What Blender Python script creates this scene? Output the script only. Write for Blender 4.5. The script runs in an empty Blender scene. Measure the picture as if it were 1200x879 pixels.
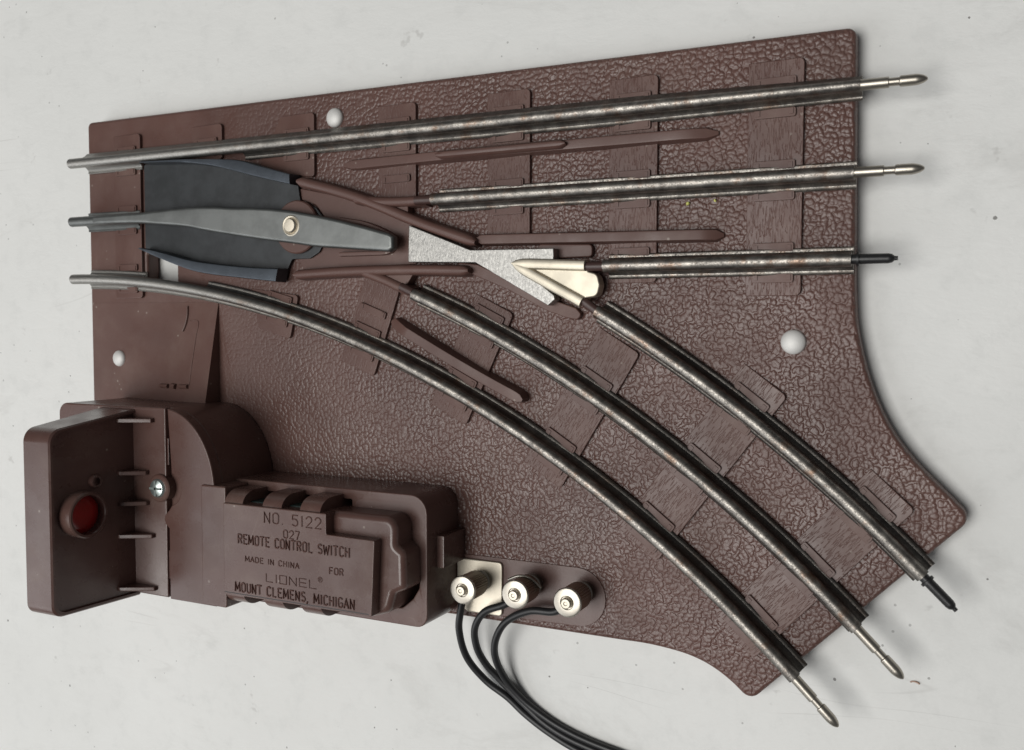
import bpy, bmesh, math, random
from mathutils import Vector, Matrix
random.seed(7)
MM = 0.001
sc = bpy.context.scene
COL = sc.collection

# ------------------------------------------------------------------ camera
CAM = Vector((245.295, -29.760, 214.005))            # millimetres
ROT = Matrix(((0.898304823, -0.025513652, 0.438631392),
              (0.002084458, 0.998548846, 0.053813176),
              (-0.439367841, -0.047426326, 0.897054427)))
FPX = 1138.347
cd = bpy.data.cameras.new("camera")
cam = bpy.data.objects.new("camera", cd)
COL.objects.link(cam)
cam.matrix_world = Matrix.Translation(CAM * MM) @ ROT.to_4x4()
cd.sensor_fit = 'HORIZONTAL'
cd.sensor_width = 36.0
cd.lens = 36.0 * FPX / 1200.0
cd.clip_start = 0.01
cd.clip_end = 20.0
cd.dof.use_dof = True
cd.dof.focus_distance = 0.232
cd.dof.aperture_fstop = 40.0
sc.camera = cam

# ------------------------------------------------------------------ light
w = bpy.data.worlds.new("World")
sc.world = w
w.use_nodes = True
bg = w.node_tree.nodes["Background"]
bg.inputs[0].default_value = (0.95, 0.97, 1.0, 1)
bg.inputs[1].default_value = 0.085


def area(name, loc, aim, power, sx, sy, colour):
    l = bpy.data.lights.new(name, 'AREA')
    l.shape = 'RECTANGLE'
    l.size, l.size_y = sx, sy
    l.energy = power
    l.color = colour
    o = bpy.data.objects.new(name, l)
    COL.objects.link(o)
    o.location = loc
    o.rotation_euler = (Vector(aim) - Vector(loc)).to_track_quat('-Z', 'Y').to_euler()
    return o


area("ceiling_light", (-0.17, -0.20, 1.40), (0.14, -0.05, 0), 15.2, 0.95, 0.75, (1.0, 0.985, 0.955))
area("fill_light", (-1.15, -0.85, 1.0), (0.12, -0.04, 0), 9.5, 1.3, 1.1, (0.97, 0.985, 1.0))  # added soft fill from the lower left for directional shading; no window seen

vs = sc.view_settings
vs.view_transform = 'Standard'
vs.look = 'None'
vs.exposure = 0.0
vs.gamma = 1.0

# ------------------------------------------------------------------ helpers


def at(px, py, z):
    """point of the scene (mm) seen at a pixel of the 1200 x 879 photo, at height z"""
    d = ROT @ Vector(((px - 600) / FPX, -(py - 439.5) / FPX, -1.0))
    t = (z - CAM.z) / d.z
    return CAM + d * t


def xy(px, py, z):
    v = at(px, py, z)
    return (v.x, v.y)


def finish(me, ang=32):
    for p in me.polygons:
        p.use_smooth = True
    me.set_sharp_from_angle(angle=math.radians(ang))
    me.update()


def link(name, me, mats, parent=None, scale=True, ang=32):
    """me in millimetres -> object in metres"""
    if scale:
        me.transform(Matrix.Scale(MM, 4))
    finish(me, ang)
    me.name = name
    o = bpy.data.objects.new(name, me)
    COL.objects.link(o)
    if not me.materials:
        for m in (mats if isinstance(mats, (list, tuple)) else [mats]):
            me.materials.append(m)
    if parent is not None:
        o.parent = parent
        o.matrix_parent_inverse = PINV[parent.name]
    wn = o.modifiers.new("weighted_normals", 'WEIGHTED_NORMAL')
    wn.keep_sharp = True
    wn.weight = 80
    PINV[o.name] = Matrix.Identity(4)
    return o


PINV = {}


def tag(o, label=None, cat=None, group=None, kind=None):
    if label: o['label'] = label
    if cat: o['category'] = cat
    if group: o['group'] = group
    if kind: o['kind'] = kind
    return o


def rounded(pts, rad, seg=6):
    """round the corners of a closed 2D polygon; rad = number or list"""
    n = len(pts)
    out = []
    for i in range(n):
        r = rad[i] if isinstance(rad, (list, tuple)) else rad
        p = Vector(pts[i]); a = Vector(pts[i - 1]); b = Vector(pts[(i + 1) % n])
        if r <= 0.01:
            out.append(tuple(p)); continue
        u = (a - p); v = (b - p)
        lu, lv = u.length, v.length
        u.normalize(); v.normalize()
        ang = u.angle(v)
        if ang > math.pi - 0.02:
            out.append(tuple(p)); continue
        d = min(r / math.tan(ang / 2), lu * 0.49, lv * 0.49)
        rr = d * math.tan(ang / 2)
        bis = (u + v).normalized()
        c = p + bis * (rr / math.sin(ang / 2))
        s = p + u * d; e = p + v * d
        a0 = math.atan2(s.y - c.y, s.x - c.x); a1 = math.atan2(e.y - c.y, e.x - c.x)
        da = (a1 - a0 + math.pi) % (2 * math.pi) - math.pi
        for k in range(seg + 1):
            t = a0 + da * k / seg
            out.append((c.x + rr * math.cos(t), c.y + rr * math.sin(t)))
    return out


def catmull(pts, n=8, closed=False):
    P = [Vector(p) for p in pts]
    out = []
    m = len(P)
    rng = m if closed else m - 1
    for i in range(rng):
        p0 = P[i - 1] if (closed or i > 0) else P[0] * 2 - P[1]
        p1 = P[i]; p2 = P[(i + 1) % m]
        p3 = P[(i + 2) % m] if (closed or i + 2 < m) else P[-1] * 2 - P[-2]
        for k in range(n):
            t = k / n
            out.append(0.5 * ((2 * p1) + (p2 - p0) * t + (2 * p0 - 5 * p1 + 4 * p2 - p3) * t * t
                              + (3 * p1 - p0 - 3 * p2 + p3) * t ** 3))
    if not closed: out.append(P[-1])
    return out


def curve_mesh(cu):
    o = bpy.data.objects.new("tmp", cu)
    COL.objects.link(o)
    dg = bpy.context.evaluated_depsgraph_get()
    dg.update()
    me = bpy.data.meshes.new_from_object(o.evaluated_get(dg))
    bpy.data.objects.remove(o)
    bpy.data.curves.remove(cu)
    return me


def plate(loops, z0, z1, bev=0.3, res=2):
    """solid plate from closed outlines (the further ones are holes), mm"""
    cu = bpy.data.curves.new("tmp", 'CURVE')
    cu.dimensions = '2D'
    cu.fill_mode = 'BOTH'
    b = min(bev, (z1 - z0) / 2 - 0.01)
    cu.extrude = (z1 - z0) / 2 - b
    cu.bevel_depth = b
    cu.bevel_resolution = res
    cu.offset = -b
    for lp in loops:
        # drop points that coincide
        q = []
        for p in lp:
            if not q or (Vector(p[:2]) - Vector(q[-1])).length > 1e-3: q.append(tuple(p[:2]))
        if (Vector(q[0]) - Vector(q[-1])).length < 1e-3: q.pop()
        s = cu.splines.new('POLY')
        s.points.add(len(q) - 1)
        for i, p in enumerate(q): s.points[i].co = (p[0], p[1], 0, 1)
        s.use_cyclic_u = True
    me = curve_mesh(cu)
    me.transform(Matrix.Translation((0, 0, (z0 + z1) / 2)))
    bm = bmesh.new(); bm.from_mesh(me)
    bmesh.ops.remove_doubles(bm, verts=bm.verts, dist=1e-4)
    bm.to_mesh(me); bm.free()
    return me


def merge(*meshes, idx=None):
    """join several meshes into one; idx = material index of each"""
    bm = bmesh.new()
    for k, me in enumerate(meshes):
        n0 = len(bm.faces)
        bm.from_mesh(me)
        if idx:
            bm.faces.ensure_lookup_table()
            for f in bm.faces[n0:]: f.material_index = idx[k]
        bpy.data.meshes.remove(me)
    out = bpy.data.meshes.new("joined")
    bm.to_mesh(out); bm.free()
    return out


def sweep(path, prof, widths=None, cap=True, heights=None, z0=0.0):
    """closed profile (n, z) along a path in XY; n to the left of the path"""
    P = [Vector((p[0], p[1])) for p in path]
    n = len(P); m = len(prof)
    bm = bmesh.new(); rings = []
    for i in range(n):
        a = P[max(i - 1, 0)]; b = P[min(i + 1, n - 1)]
        t = (b - a).normalized(); nn = Vector((-t.y, t.x))
        s = widths[i] if widths else 1.0
        hz = heights[i] if heights else 1.0
        rings.append([bm.verts.new((P[i].x + nn.x * q[0] * s, P[i].y + nn.y * q[0] * s, z0 + (q[1] - z0) * hz)) for q in prof])
    for i in range(n - 1):
        for j in range(m):
            bm.faces.new((rings[i][j], rings[i][(j + 1) % m], rings[i + 1][(j + 1) % m], rings[i + 1][j]))
    if cap:
        bm.faces.new(rings[0]); bm.faces.new(rings[-1])
    bmesh.ops.recalc_face_normals(bm, faces=bm.faces)
    me = bpy.data.meshes.new("sweep"); bm.to_mesh(me); bm.free()
    return me


def lathe(prof, seg=28, M=Matrix.Identity(4), knurl=None):
    """profile (r, h) turned about z; then M. knurl = (h0, h1, depth) ridges"""
    bm = bmesh.new(); rings = []
    for r, h in prof:
        if r < 1e-4:
            rings.append([bm.verts.new((0, 0, h))]); continue
        ring = []
        for k in range(seg):
            a = 2 * math.pi * k / seg
            rr = r
            if knurl and knurl[0] <= h <= knurl[1] and k % 2: rr -= knurl[2]
            ring.append(bm.verts.new((rr * math.cos(a), rr * math.sin(a), h)))
        rings.append(ring)
    for A, B in zip(rings, rings[1:]):
        if len(A) == 1 and len(B) == 1: continue
        if len(A) == 1:
            for k in range(seg): bm.faces.new((A[0], B[k], B[(k + 1) % seg]))
        elif len(B) == 1:
            for k in range(seg): bm.faces.new((A[k], A[(k + 1) % seg], B[0]))
        else:
            for k in range(seg): bm.faces.new((A[k], A[(k + 1) % seg], B[(k + 1) % seg], B[k]))
    bmesh.ops.recalc_face_normals(bm, faces=bm.faces)
    me = bpy.data.meshes.new("lathe"); bm.to_mesh(me); bm.free()
    me.transform(M)
    return me


def prism(poly, axis_from, axis_to, mapper):
    """extrude a polygon (u, v) between two depths; mapper(u, v, d) -> xyz"""
    bm = bmesh.new()
    A = [bm.verts.new(mapper(u, v, axis_from)) for u, v in poly]
    B = [bm.verts.new(mapper(u, v, axis_to)) for u, v in poly]
    n = len(poly)
    for i in range(n): bm.faces.new((A[i], A[(i + 1) % n], B[(i + 1) % n], B[i]))
    bm.faces.new(A); bm.faces.new(list(reversed(B)))
    bmesh.ops.recalc_face_normals(bm, faces=bm.faces)
    me = bpy.data.meshes.new("prism"); bm.to_mesh(me); bm.free()
    return me


def bevel(me, w, seg=2, ang=35):
    bm = bmesh.new(); bm.from_mesh(me)
    es = [e for e in bm.edges if len(e.link_faces) == 2 and e.calc_face_angle(0) > math.radians(ang)]
    bmesh.ops.bevel(bm, geom=es, offset=w, segments=seg, affect='EDGES', profile=0.5, clamp_overlap=True)
    bm.to_mesh(me); bm.free()
    return me


def box(x0, x1, y0, y1, z0, z1, b=0.0):
    me = prism([(x0, y0), (x1, y0), (x1, y1), (x0, y1)], z0, z1, lambda u, v, d: (u, v, d))
    return bevel(me, b) if b else me


def tube(path, r, res=4):
    cu = bpy.data.curves.new("tmp", 'CURVE'); cu.dimensions = '3D'
    cu.bevel_depth = r; cu.bevel_resolution = res; cu.use_fill_caps = True
    s = cu.splines.new('POLY'); s.points.add(len(path) - 1)
    for i, p in enumerate(path): s.points[i].co = (p[0], p[1], p[2], 1)
    return curve_mesh(cu)


# ------------------------------------------------------------------ materials


class NT:
    def __init__(s, name):
        s.m = bpy.data.materials.new(name); s.m.use_nodes = True
        s.t = s.m.node_tree; s.b = s.t.nodes["Principled BSDF"]
        s.tc = s.t.nodes.new("ShaderNodeTexCoord")

    def n(s, typ, **kw):
        k = s.t.nodes.new(typ)
        for a, v in kw.items(): setattr(k, a, v)
        return k

    def l(s, a, b): s.t.links.new(a, b)

    def mapped(s, scale):
        mp = s.n("ShaderNodeMapping"); mp.inputs['Scale'].default_value = scale
        s.l(s.tc.outputs['Object'], mp.inputs['Vector']); return mp.outputs[0]

    def noise(s, scale, detail=2.0, rough=0.5, dist=0.0, vec=None):
        k = s.n("ShaderNodeTexNoise")
        k.inputs['Scale'].default_value = scale; k.inputs['Detail'].default_value = detail
        k.inputs['Roughness'].default_value = rough; k.inputs['Distortion'].default_value = dist
        s.l(vec if vec else s.tc.outputs['Object'], k.inputs['Vector']); return k.outputs['Fac']

    def rng(s, v, a, b, c=0.0, d=1.0, smooth=True):
        k = s.n("ShaderNodeMapRange")
        k.interpolation_type = 'SMOOTHSTEP' if smooth else 'LINEAR'
        s.l(v, k.inputs['Value'])
        for i, x in zip(('From Min', 'From Max', 'To Min', 'To Max'), (a, b, c, d)): k.inputs[i].default_value = x
        return k.outputs['Result']

    def math(s, op, a, b=None):
        k = s.n("ShaderNodeMath", operation=op)
        for i, x in enumerate((a, b)):
            if x is None: continue
            if isinstance(x, (int, float)): k.inputs[i].default_value = x
            else: s.l(x, k.inputs[i])
        return k.outputs[0]

    def mix(s, f, a, b):
        k = s.n("ShaderNodeMix", data_type='RGBA')
        if isinstance(f, (int, float)): k.inputs[0].default_value = f
        else: s.l(f, k.inputs[0])
        for i, x in ((6, a), (7, b)):
            if isinstance(x, tuple): k.inputs[i].default_value = (*x, 1)
            else: s.l(x, k.inputs[i])
        return k.outputs[2]

    def bump(s, h, dist, strength=1.0, prev=None):
        k = s.n("ShaderNodeBump")
        k.inputs['Distance'].default_value = dist
        if isinstance(strength, (int, float)): k.inputs['Strength'].default_value = strength
        else: s.l(strength, k.inputs['Strength'])
        s.l(h, k.inputs['Height'])
        if prev: s.l(prev, k.inputs['Normal'])
        return k.outputs[0]

    def voro(s, scale, out='Distance', vec=None, feature='F1'):
        k = s.n("ShaderNodeTexVoronoi", feature=feature); k.inputs['Scale'].default_value = scale
        s.l(vec if vec else s.tc.outputs['Object'], k.inputs['Vector']); return k.outputs[out], k

    def set(s, **kw):
        for k, v in kw.items():
            i = s.b.inputs[k.replace('_', ' ')]
            if isinstance(v, tuple): i.default_value = (*v, 1)
            elif isinstance(v, (int, float)): i.default_value = v
            else: s.l(v, i)
        return s


BROWN = (0.113, 0.059, 0.049)


def brown(name, relief=None, rough=0.40, base=BROWN, dust=0.35, spec=0.5):
    s = NT(name)
    big = s.noise(28, 3, 0.55)
    c = s.mix(s.rng(big, 0.35, 0.68), tuple(x * 0.90 for x in base), tuple(x * 1.10 for x in base))
    # dull dust film in soft patches plus tiny pale specks
    film = s.math('MULTIPLY', s.rng(s.noise(60, 5, 0.65), 0.45, 0.75), 0.22 * dust)
    c = s.mix(film, c, (0.30, 0.24, 0.20))
    d, vn = s.voro(330)
    pick = s.rng(s.noise(120, 1), 0.60, 0.66)
    sp = s.math('MULTIPLY', s.math('LESS_THAN', d, 0.10), pick)
    c = s.mix(s.math('MULTIPLY', sp, 0.5 * dust + 0.1), c, (0.45, 0.40, 0.35))
    # hair scratches and rubbed marks
    ln = s.noise(38, 1.5, 0.5, 1.6, s.mapped((1.0, 0.45, 1.0)))
    hair = s.rng(s.math('ABSOLUTE', s.math('SUBTRACT', ln, 0.5)), 0.0, 0.004, 1.0, 0.0)
    hair = s.math('MULTIPLY', hair, s.rng(s.noise(55, 2), 0.58, 0.68))
    c = s.mix(s.math('MULTIPLY', hair, 0.20 * dust), c, (0.32, 0.25, 0.21))
    r = s.rng(s.noise(90, 4, 0.6), 0.3, 0.7, rough - 0.06, rough + 0.10)
    s.set(Base_Color=c, Roughness=r, Specular_IOR_Level=spec)
    nrm = s.bump(s.noise(2600, 2), 0.00003, 0.5)
    if relief == 'pebble':
        # rounded pebbles, many of them run together into short worms
        wv = s.n("ShaderNodeTexNoise"); wv.inputs['Scale'].default_value = 650; wv.inputs['Detail'].default_value = 1
        s.l(s.tc.outputs['Object'], wv.inputs['Vector'])
        off = s.n("ShaderNodeVectorMath", operation='MULTIPLY_ADD')
        s.l(wv.outputs['Color'], off.inputs[0]); off.inputs[1].default_value = (0.0011, 0.0011, 0); s.l(s.tc.outputs['Object'], off.inputs[2])
        flat = s.n("ShaderNodeVectorMath", operation='MULTIPLY'); s.l(off.outputs[0], flat.inputs[0]); flat.inputs[1].default_value = (1, 1, 0.02)
        e, vn = s.voro(1000, 'Distance', flat.outputs[0], 'SMOOTH_F1')
        vn.voronoi_dimensions = '2D'
        vn.inputs['Smoothness'].default_value = 0.34
        vn.inputs['Randomness'].default_value = 0.85
        dome = s.rng(e, 0.08, 0.84, 1.0, 0.0)
        top = s.rng(e, 0.40, 0.70, 1.0, 0.0)
        h = s.math('ADD', s.math('MULTIPLY', dome, 0.62), s.math('MULTIPLY', top, 0.38))
        sx = s.n("ShaderNodeSeparateXYZ"); s.l(s.tc.outputs['Object'], sx.inputs[0])
        fade = s.rng(sx.outputs['X'], 0.02, 0.15, 0.03, 1.0)
        nrm = s.bump(h, 0.00016, fade, nrm)
    elif relief == 'grain':
        v = s.mapped((1.0, 0.15, 1.0))
        g = s.noise(2500, 1.5, 0.5, 0.5, v)
        h = s.rng(g, 0.36, 0.50)
        sx = s.n("ShaderNodeSeparateXYZ"); s.l(s.n("ShaderNodeNewGeometry").outputs['Position'], sx.inputs[0])
        fade = s.rng(sx.outputs['X'], 0.05, 0.16, 0.02, 0.9)
        nrm = s.bump(h, 0.00007, fade, nrm)
    s.l(nrm, s.b.inputs['Normal'])
    return s.m


def metal(name, a, b, rough=0.38, rust=0.0, scale=120, stretch=None, bumpd=0.00004, rvar=0.12):
    s = NT(name)
    n1 = s.noise(scale, 5, 0.65)
    c = s.mix(s.rng(n1, 0.36, 0.66), a, b)
    if rust:
        n2 = s.noise(scale * 0.45, 6, 0.7)
        c = s.mix(s.math('MULTIPLY', s.rng(n2, 0.50, 0.70), rust), c, (0.20, 0.125, 0.085))
    n3 = s.noise(scale * 7, 3, 0.6)
    c = s.mix(s.math('MULTIPLY', s.rng(n3, 0.52, 0.66), 0.45), c, tuple(x * 0.45 for x in a))
    if rust:                                    # the far ends are clean grey
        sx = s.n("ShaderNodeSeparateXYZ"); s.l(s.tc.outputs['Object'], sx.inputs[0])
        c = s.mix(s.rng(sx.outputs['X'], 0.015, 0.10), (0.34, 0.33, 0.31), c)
        # curved leg: shade of the sides painted in below the worn running top
        side_shade = s.rng(s.math('ADD', sx.outputs['Z'], s.math('MULTIPLY', s.math('SUBTRACT', n1, 0.5), 0.0016)), 0.0094, 0.0106, 1.0, 0.0)
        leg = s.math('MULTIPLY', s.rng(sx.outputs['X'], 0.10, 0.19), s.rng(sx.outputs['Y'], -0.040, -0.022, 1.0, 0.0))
        c = s.mix(s.math('MULTIPLY', s.math('MULTIPLY', side_shade, leg), 0.72), c, (0.055, 0.052, 0.050))
        web_shade = s.math('MULTIPLY', s.rng(sx.outputs['Z'], 0.0062, 0.0068), s.rng(sx.outputs['Z'], 0.0090, 0.0100, 1.0, 0.0))  # rail sides darkened too: shade between flange and head put in the colour
        c = s.mix(s.math('MULTIPLY', web_shade, s.rng(sx.outputs['X'], 0.02, 0.12, 0.05, 0.38)), c, (0.085, 0.080, 0.075))
    r = s.rng(n3, 0.3, 0.7, rough - rvar * 0.5, rough + rvar)
    s.set(Base_Color=c, Metallic=1.0, Roughness=r)
    nrm = s.bump(s.noise(1500, 4, 0.6), bumpd, 0.8)
    s.l(nrm, s.b.inputs['Normal'])
    return s.m


def plain(name, col, rough, metallic=0.0, bumpd=0.00003, bscale=1200, var=0.12, spec=0.5, trans=0.0):
    s = NT(name)
    n = s.noise(150, 4, 0.6)
    c = s.mix(s.rng(n, 0.35, 0.65), tuple(x * (1 - var) for x in col), tuple(min(1, x * (1 + var)) for x in col))
    s.set(Base_Color=c, Roughness=rough, Metallic=metallic, Specular_IOR_Level=spec)
    if trans: s.set(Transmission_Weight=trans)
    s.l(s.bump(s.noise(bscale, 3), bumpd, 0.6), s.b.inputs['Normal'])
    return s.m


M_BASE = brown("brown_pebbled_plastic", 'pebble', rough=0.33, spec=0.42)
M_GRAIN = brown("brown_wood_grain_plastic", 'grain', rough=0.38, spec=0.42)
M_BROWN = brown("brown_plastic", None, rough=0.34, spec=0.42)
M_RAISED = brown("brown_moulded_rail", None, rough=0.42, dust=0.6, spec=0.38)
M_HOUS = brown("brown_housing_plastic", None, rough=0.27, base=(0.105, 0.055, 0.046), dust=0.75)
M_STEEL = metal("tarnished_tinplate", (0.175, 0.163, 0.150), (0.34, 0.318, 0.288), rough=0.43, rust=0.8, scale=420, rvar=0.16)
M_ZINC = plain("dull_zinc", (0.175, 0.182, 0.178), 0.46, 0.85, var=0.10, bscale=700)
M_BLUED = plain("blued_steel_blade", (0.066, 0.076, 0.090), 0.38, 0.75, var=0.12)
M_PLATE = plain("dark_swivel_plate", (0.034, 0.037, 0.040), 0.44, 0.35, var=0.2, bscale=900, bumpd=0.00004)
M_NICKEL = plain("nickel", (0.42, 0.39, 0.34), 0.36, 1.0, var=0.06, bscale=900, bumpd=0.00002)
M_BRIGHT = plain("bright_nickel_cap", (0.60, 0.55, 0.46), 0.50, 1.0, var=0.05, bscale=900, bumpd=0.00003)
M_RIVET = plain("pale_aluminium", (0.66, 0.65, 0.63), 0.58, 0.30, var=0.04)
M_BLACK = plain("black_rubber", (0.012, 0.012, 0.013), 0.42, 0.0, var=0.2, bscale=500)
M_PIN = plain("black_fibre_pin", (0.014, 0.014, 0.015), 0.38)
M_INS = plain("dark_brown_fibre", (0.055, 0.028, 0.024), 0.45)
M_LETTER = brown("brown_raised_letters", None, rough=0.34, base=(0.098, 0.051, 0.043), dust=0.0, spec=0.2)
M_VPLATE = plain("tarnished_nickel", (0.60, 0.55, 0.45), 0.50, 0.7, var=0.12, bscale=700, bumpd=0.00003)
M_RED = plain("red_lens", (0.24, 0.010, 0.009), 0.2, 0.0, var=0.1)
M_SCREW = plain("zinc_screw", (0.62, 0.70, 0.68), 0.36, 0.9, var=0.12)
M_COIL = plain("dark_green_coil", (0.010, 0.032, 0.030), 0.4)
M_DARK = plain("dark_inside", (0.020, 0.013, 0.012), 0.5)

# spangled galvanised frog plate
s = NT("spangled_zinc")
d, vn = s.voro(2200, 'Color')
sepv = s.n("ShaderNodeSeparateColor"); s.l(d, sepv.inputs[0])
n = s.noise(2200, 3, 0.7, 0.0, s.mapped((1.0, 0.35, 1.0)))
k = s.math('ADD', s.math('MULTIPLY', sepv.outputs[0], 0.45), s.math('MULTIPLY', s.rng(n, 0.35, 0.65), 0.55))
c = s.mix(k, (0.20, 0.197, 0.19), (0.50, 0.49, 0.465))
s.set(Base_Color=c, Metallic=0.9, Roughness=s.rng(n, 0.3, 0.7, 0.34, 0.6))
s.l(s.bump(n, 0.00008, 0.7), s.b.inputs['Normal'])
M_FROG = s.m

# painted board under the switch
s = NT("worn_white_paint")
big = s.noise(7, 4, 0.55); mid = s.noise(45, 5, 0.6)
c = s.mix(s.rng(big, 0.35, 0.65), (0.715, 0.718, 0.700), (0.752, 0.754, 0.736))
c = s.mix(s.math('MULTIPLY', s.rng(s.noise(130, 5, 0.7), 0.48, 0.70), 0.36), c, (0.63, 0.635, 0.62))
smear = s.noise(22, 6, 0.7, 0.6, s.mapped((1.0, 2.2, 1.0)))
c = s.mix(s.math('MULTIPLY', s.rng(smear, 0.56, 0.74), 0.32), c, (0.48, 0.475, 0.455))
for sc_, rad, thr, dark in ((110, 0.030, 0.30, 0.55), (85, 0.032, 0.45, 0.75), (200, 0.055, 0.45, 0.40), (140, 0.028, 0.5, 0.8), (31, 0.014, 0.50, 0.85)):
    dd, vn = s.voro(sc_)
    cc = s.n("ShaderNodeSeparateColor"); s.l(vn.outputs['Color'], cc.inputs[0])
    wob = s.math('ADD', dd, s.math('MULTIPLY', s.math('SUBTRACT', s.noise(900, 2), 0.5), rad * 1.6))
    f = s.math('MULTIPLY', s.math('LESS_THAN', wob, rad), s.math('GREATER_THAN', cc.outputs[0], thr))
    c = s.mix(s.math('MULTIPLY', f, dark), c, (0.10, 0.095, 0.085))
scr = s.noise(9, 2, 0.5, 1.2, s.mapped((0.35, 2.6, 1.0)))
line = s.rng(s.math('ABSOLUTE', s.math('SUBTRACT', scr, 0.5)), 0.0, 0.0035, 1.0, 0.0)
gate = s.rng(s.noise(16, 2), 0.56, 0.66)
c = s.mix(s.math('MULTIPLY', s.math('MULTIPLY', line, gate), 0.34), c, (0.42, 0.41, 0.39))
fleck = s.rng(s.noise(75, 4, 0.75), 0.645, 0.72)
c = s.mix(s.math('MULTIPLY', fleck, 0.35), c, (0.36, 0.35, 0.33))
s.set(Base_Color=c, Roughness=s.rng(mid, 0.3, 0.7, 0.50, 0.66), Specular_IOR_Level=0.35)
nrm = s.bump(s.noise(170, 5, 0.62, 0.3, s.mapped((0.6, 1.4, 1.0))), 0.00040, 0.5)
nrm = s.bump(s.noise(900, 3, 0.6), 0.00006, 0.6, nrm)
s.l(nrm, s.b.inputs['Normal'])
M_TABLE = s.m

# ------------------------------------------------------------------ table
me = bpy.data.meshes.new("tabletop")
bm = bmesh.new()
bmesh.ops.create_grid(bm, x_segments=2, y_segments=2, size=1500)
bm.to_mesh(me); bm.free()
me.transform(Matrix.Translation((110, -40, 0)))
tag(link("tabletop", me, M_TABLE), kind='structure')

# ------------------------------------------------------------------ the switch
root = bpy.data.objects.new("track_switch", None)
COL.objects.link(root)
root.location = (110 * MM, -38 * MM, 0)
root.empty_display_size = 0.02
tag(root, "brown plastic toy railway switch with tinplate rails, motor box and three wire posts", "track switch")
PINV[root.name] = Matrix.Translation((-110 * MM, 38 * MM, 0))

RC = 317.851
CY = -RC


def arc(off, x0, th1, n=60, th0=None):
    r = RC + off
    a0 = math.asin(x0 / r) if th0 is None else th0
    return [(r * math.sin(a0 + (th1 - a0) * i / n), CY + r * math.cos(a0 + (th1 - a0) * i / n)) for i in range(n + 1)]


# ---- base plate
concR = catmull([(220.8, -22), (221.3, -29.5), (222.8, -36.9), (225.0, -44.0), (228.3, -51.0), (233.2, -57.6), (243.6, -68.0)], 6)
concB_ = catmull([(200.9, -112.0), (197.3, -108.9), (193.5, -106.4), (189.6, -104.7), (185.0, -103.6), (177.8, -102.9), (170, -102.9)], 6)
concR = [p for p in concR[:-1] if (p - concR[-1]).length > 4.2] + [concR[-1]]
concB = [concB_[0]] + [p for p in concB_[1:] if (p - concB_[0]).length > 4.2]
outline = [(1.0, 29.9), (220.0, 29.9)] + [tuple(p) for p in concR] + [tuple(p) for p in concB] + [(1.0, -102.9)]
rad = [1.6, 1.8] + [0] * (len(concR) - 1) + [2.6, 3.0] + [0] * (len(concB) - 1) + [1.5]
outline = rounded(outline, rad, 5)
hole = rounded([(24.6, -9.6), (36.0, -9.6), (36.0, -18.6), (24.6, -18.6)], 0.8, 3)
base = link("base_plate", plate([outline, hole], 0.15, 5.0, 0.9, 3), M_BASE, root)

# smooth platform round the swivel plate and the ramp beside the motor box
loop = rounded([(1.6, 27.2), (24.6, 24.9), (24.6, -23.6), (1.6, -23.6)], 0.8, 3)
loop2 = rounded([(80, 5.8), (95, 2.6), (117.2, -2.6), (117.2, -15.2), (82, -16), (79, -12), (88, -8), (90, -4), (86, 1), (80, 3)], 1.0, 3)
link("swivel_surround", plate([loop2], 5.01, 5.55, 0.2), M_RAISED, base)
# ramp: a sheet that climbs from the rail towards the motor box, with a wall on its right
bm = bmesh.new()
N = 10
top = []
for j in range(N + 1):
    t = j / N
    y = -24.2 - 28.8 * t
    xr = 51.6
    row = []
    for i in range(N + 1):
        u = i / N
        row.append(bm.verts.new((1.8 + (xr - 1.8) * u, y, 5.12 + 5.9 * (u ** 1.3) * t)))
    top.append(row)
for j in range(N):
    for i in range(N): bm.faces.new((top[j][i], top[j + 1][i], top[j + 1][i + 1], top[j][i + 1]))
low = [bm.verts.new((51.6, v[N].co.y, 4.6)) for v in top]
for j in range(N): bm.faces.new((top[j][N], top[j + 1][N], low[j + 1], low[j]))
front = [bm.verts.new((v.co.x, v.co.y, 4.6)) for v in top[0]]
for i in range(N): bm.faces.new((top[0][i], top[0][i + 1], front[i + 1], front[i]))
bmesh.ops.recalc_face_normals(bm, faces=bm.faces)
me = bpy.data.meshes.new("ramp"); bm.to_mesh(me); bm.free()


def rz(x, y): return 5.12 + 5.9 * (max(0, (x - 1.8) / 49.8) ** 1.3) * max(0, (-24.2 - y) / 28.8)


def onramp(pts, r):
    return tube([(p.x, p.y, rz(p.x, p.y) + r * 0.45) for p in catmull([xy(x, y, z_) + (0,) for x, y, z_ in pts], 8)], r, 2)


me = merge(me, onramp([(218, 359, 6), (218, 370, 6.3), (216, 380, 6.6), (213, 388, 6.8)], 0.40),
           onramp([(221, 376, 6.3), (231, 377, 6.5), (229, 395, 7), (225, 430, 8), (222, 452, 9)], 0.12),
           onramp([(188, 452, 8), (198, 452.5, 8)], 0.62), onramp([(202, 452, 8.2), (207, 453, 8.3)], 0.75), onramp([(212, 453, 8.4), (222, 453, 8.6)], 0.62))
link("ramp", me, M_RAISED, base)

# ---- ties
TW = 11.6


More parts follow.
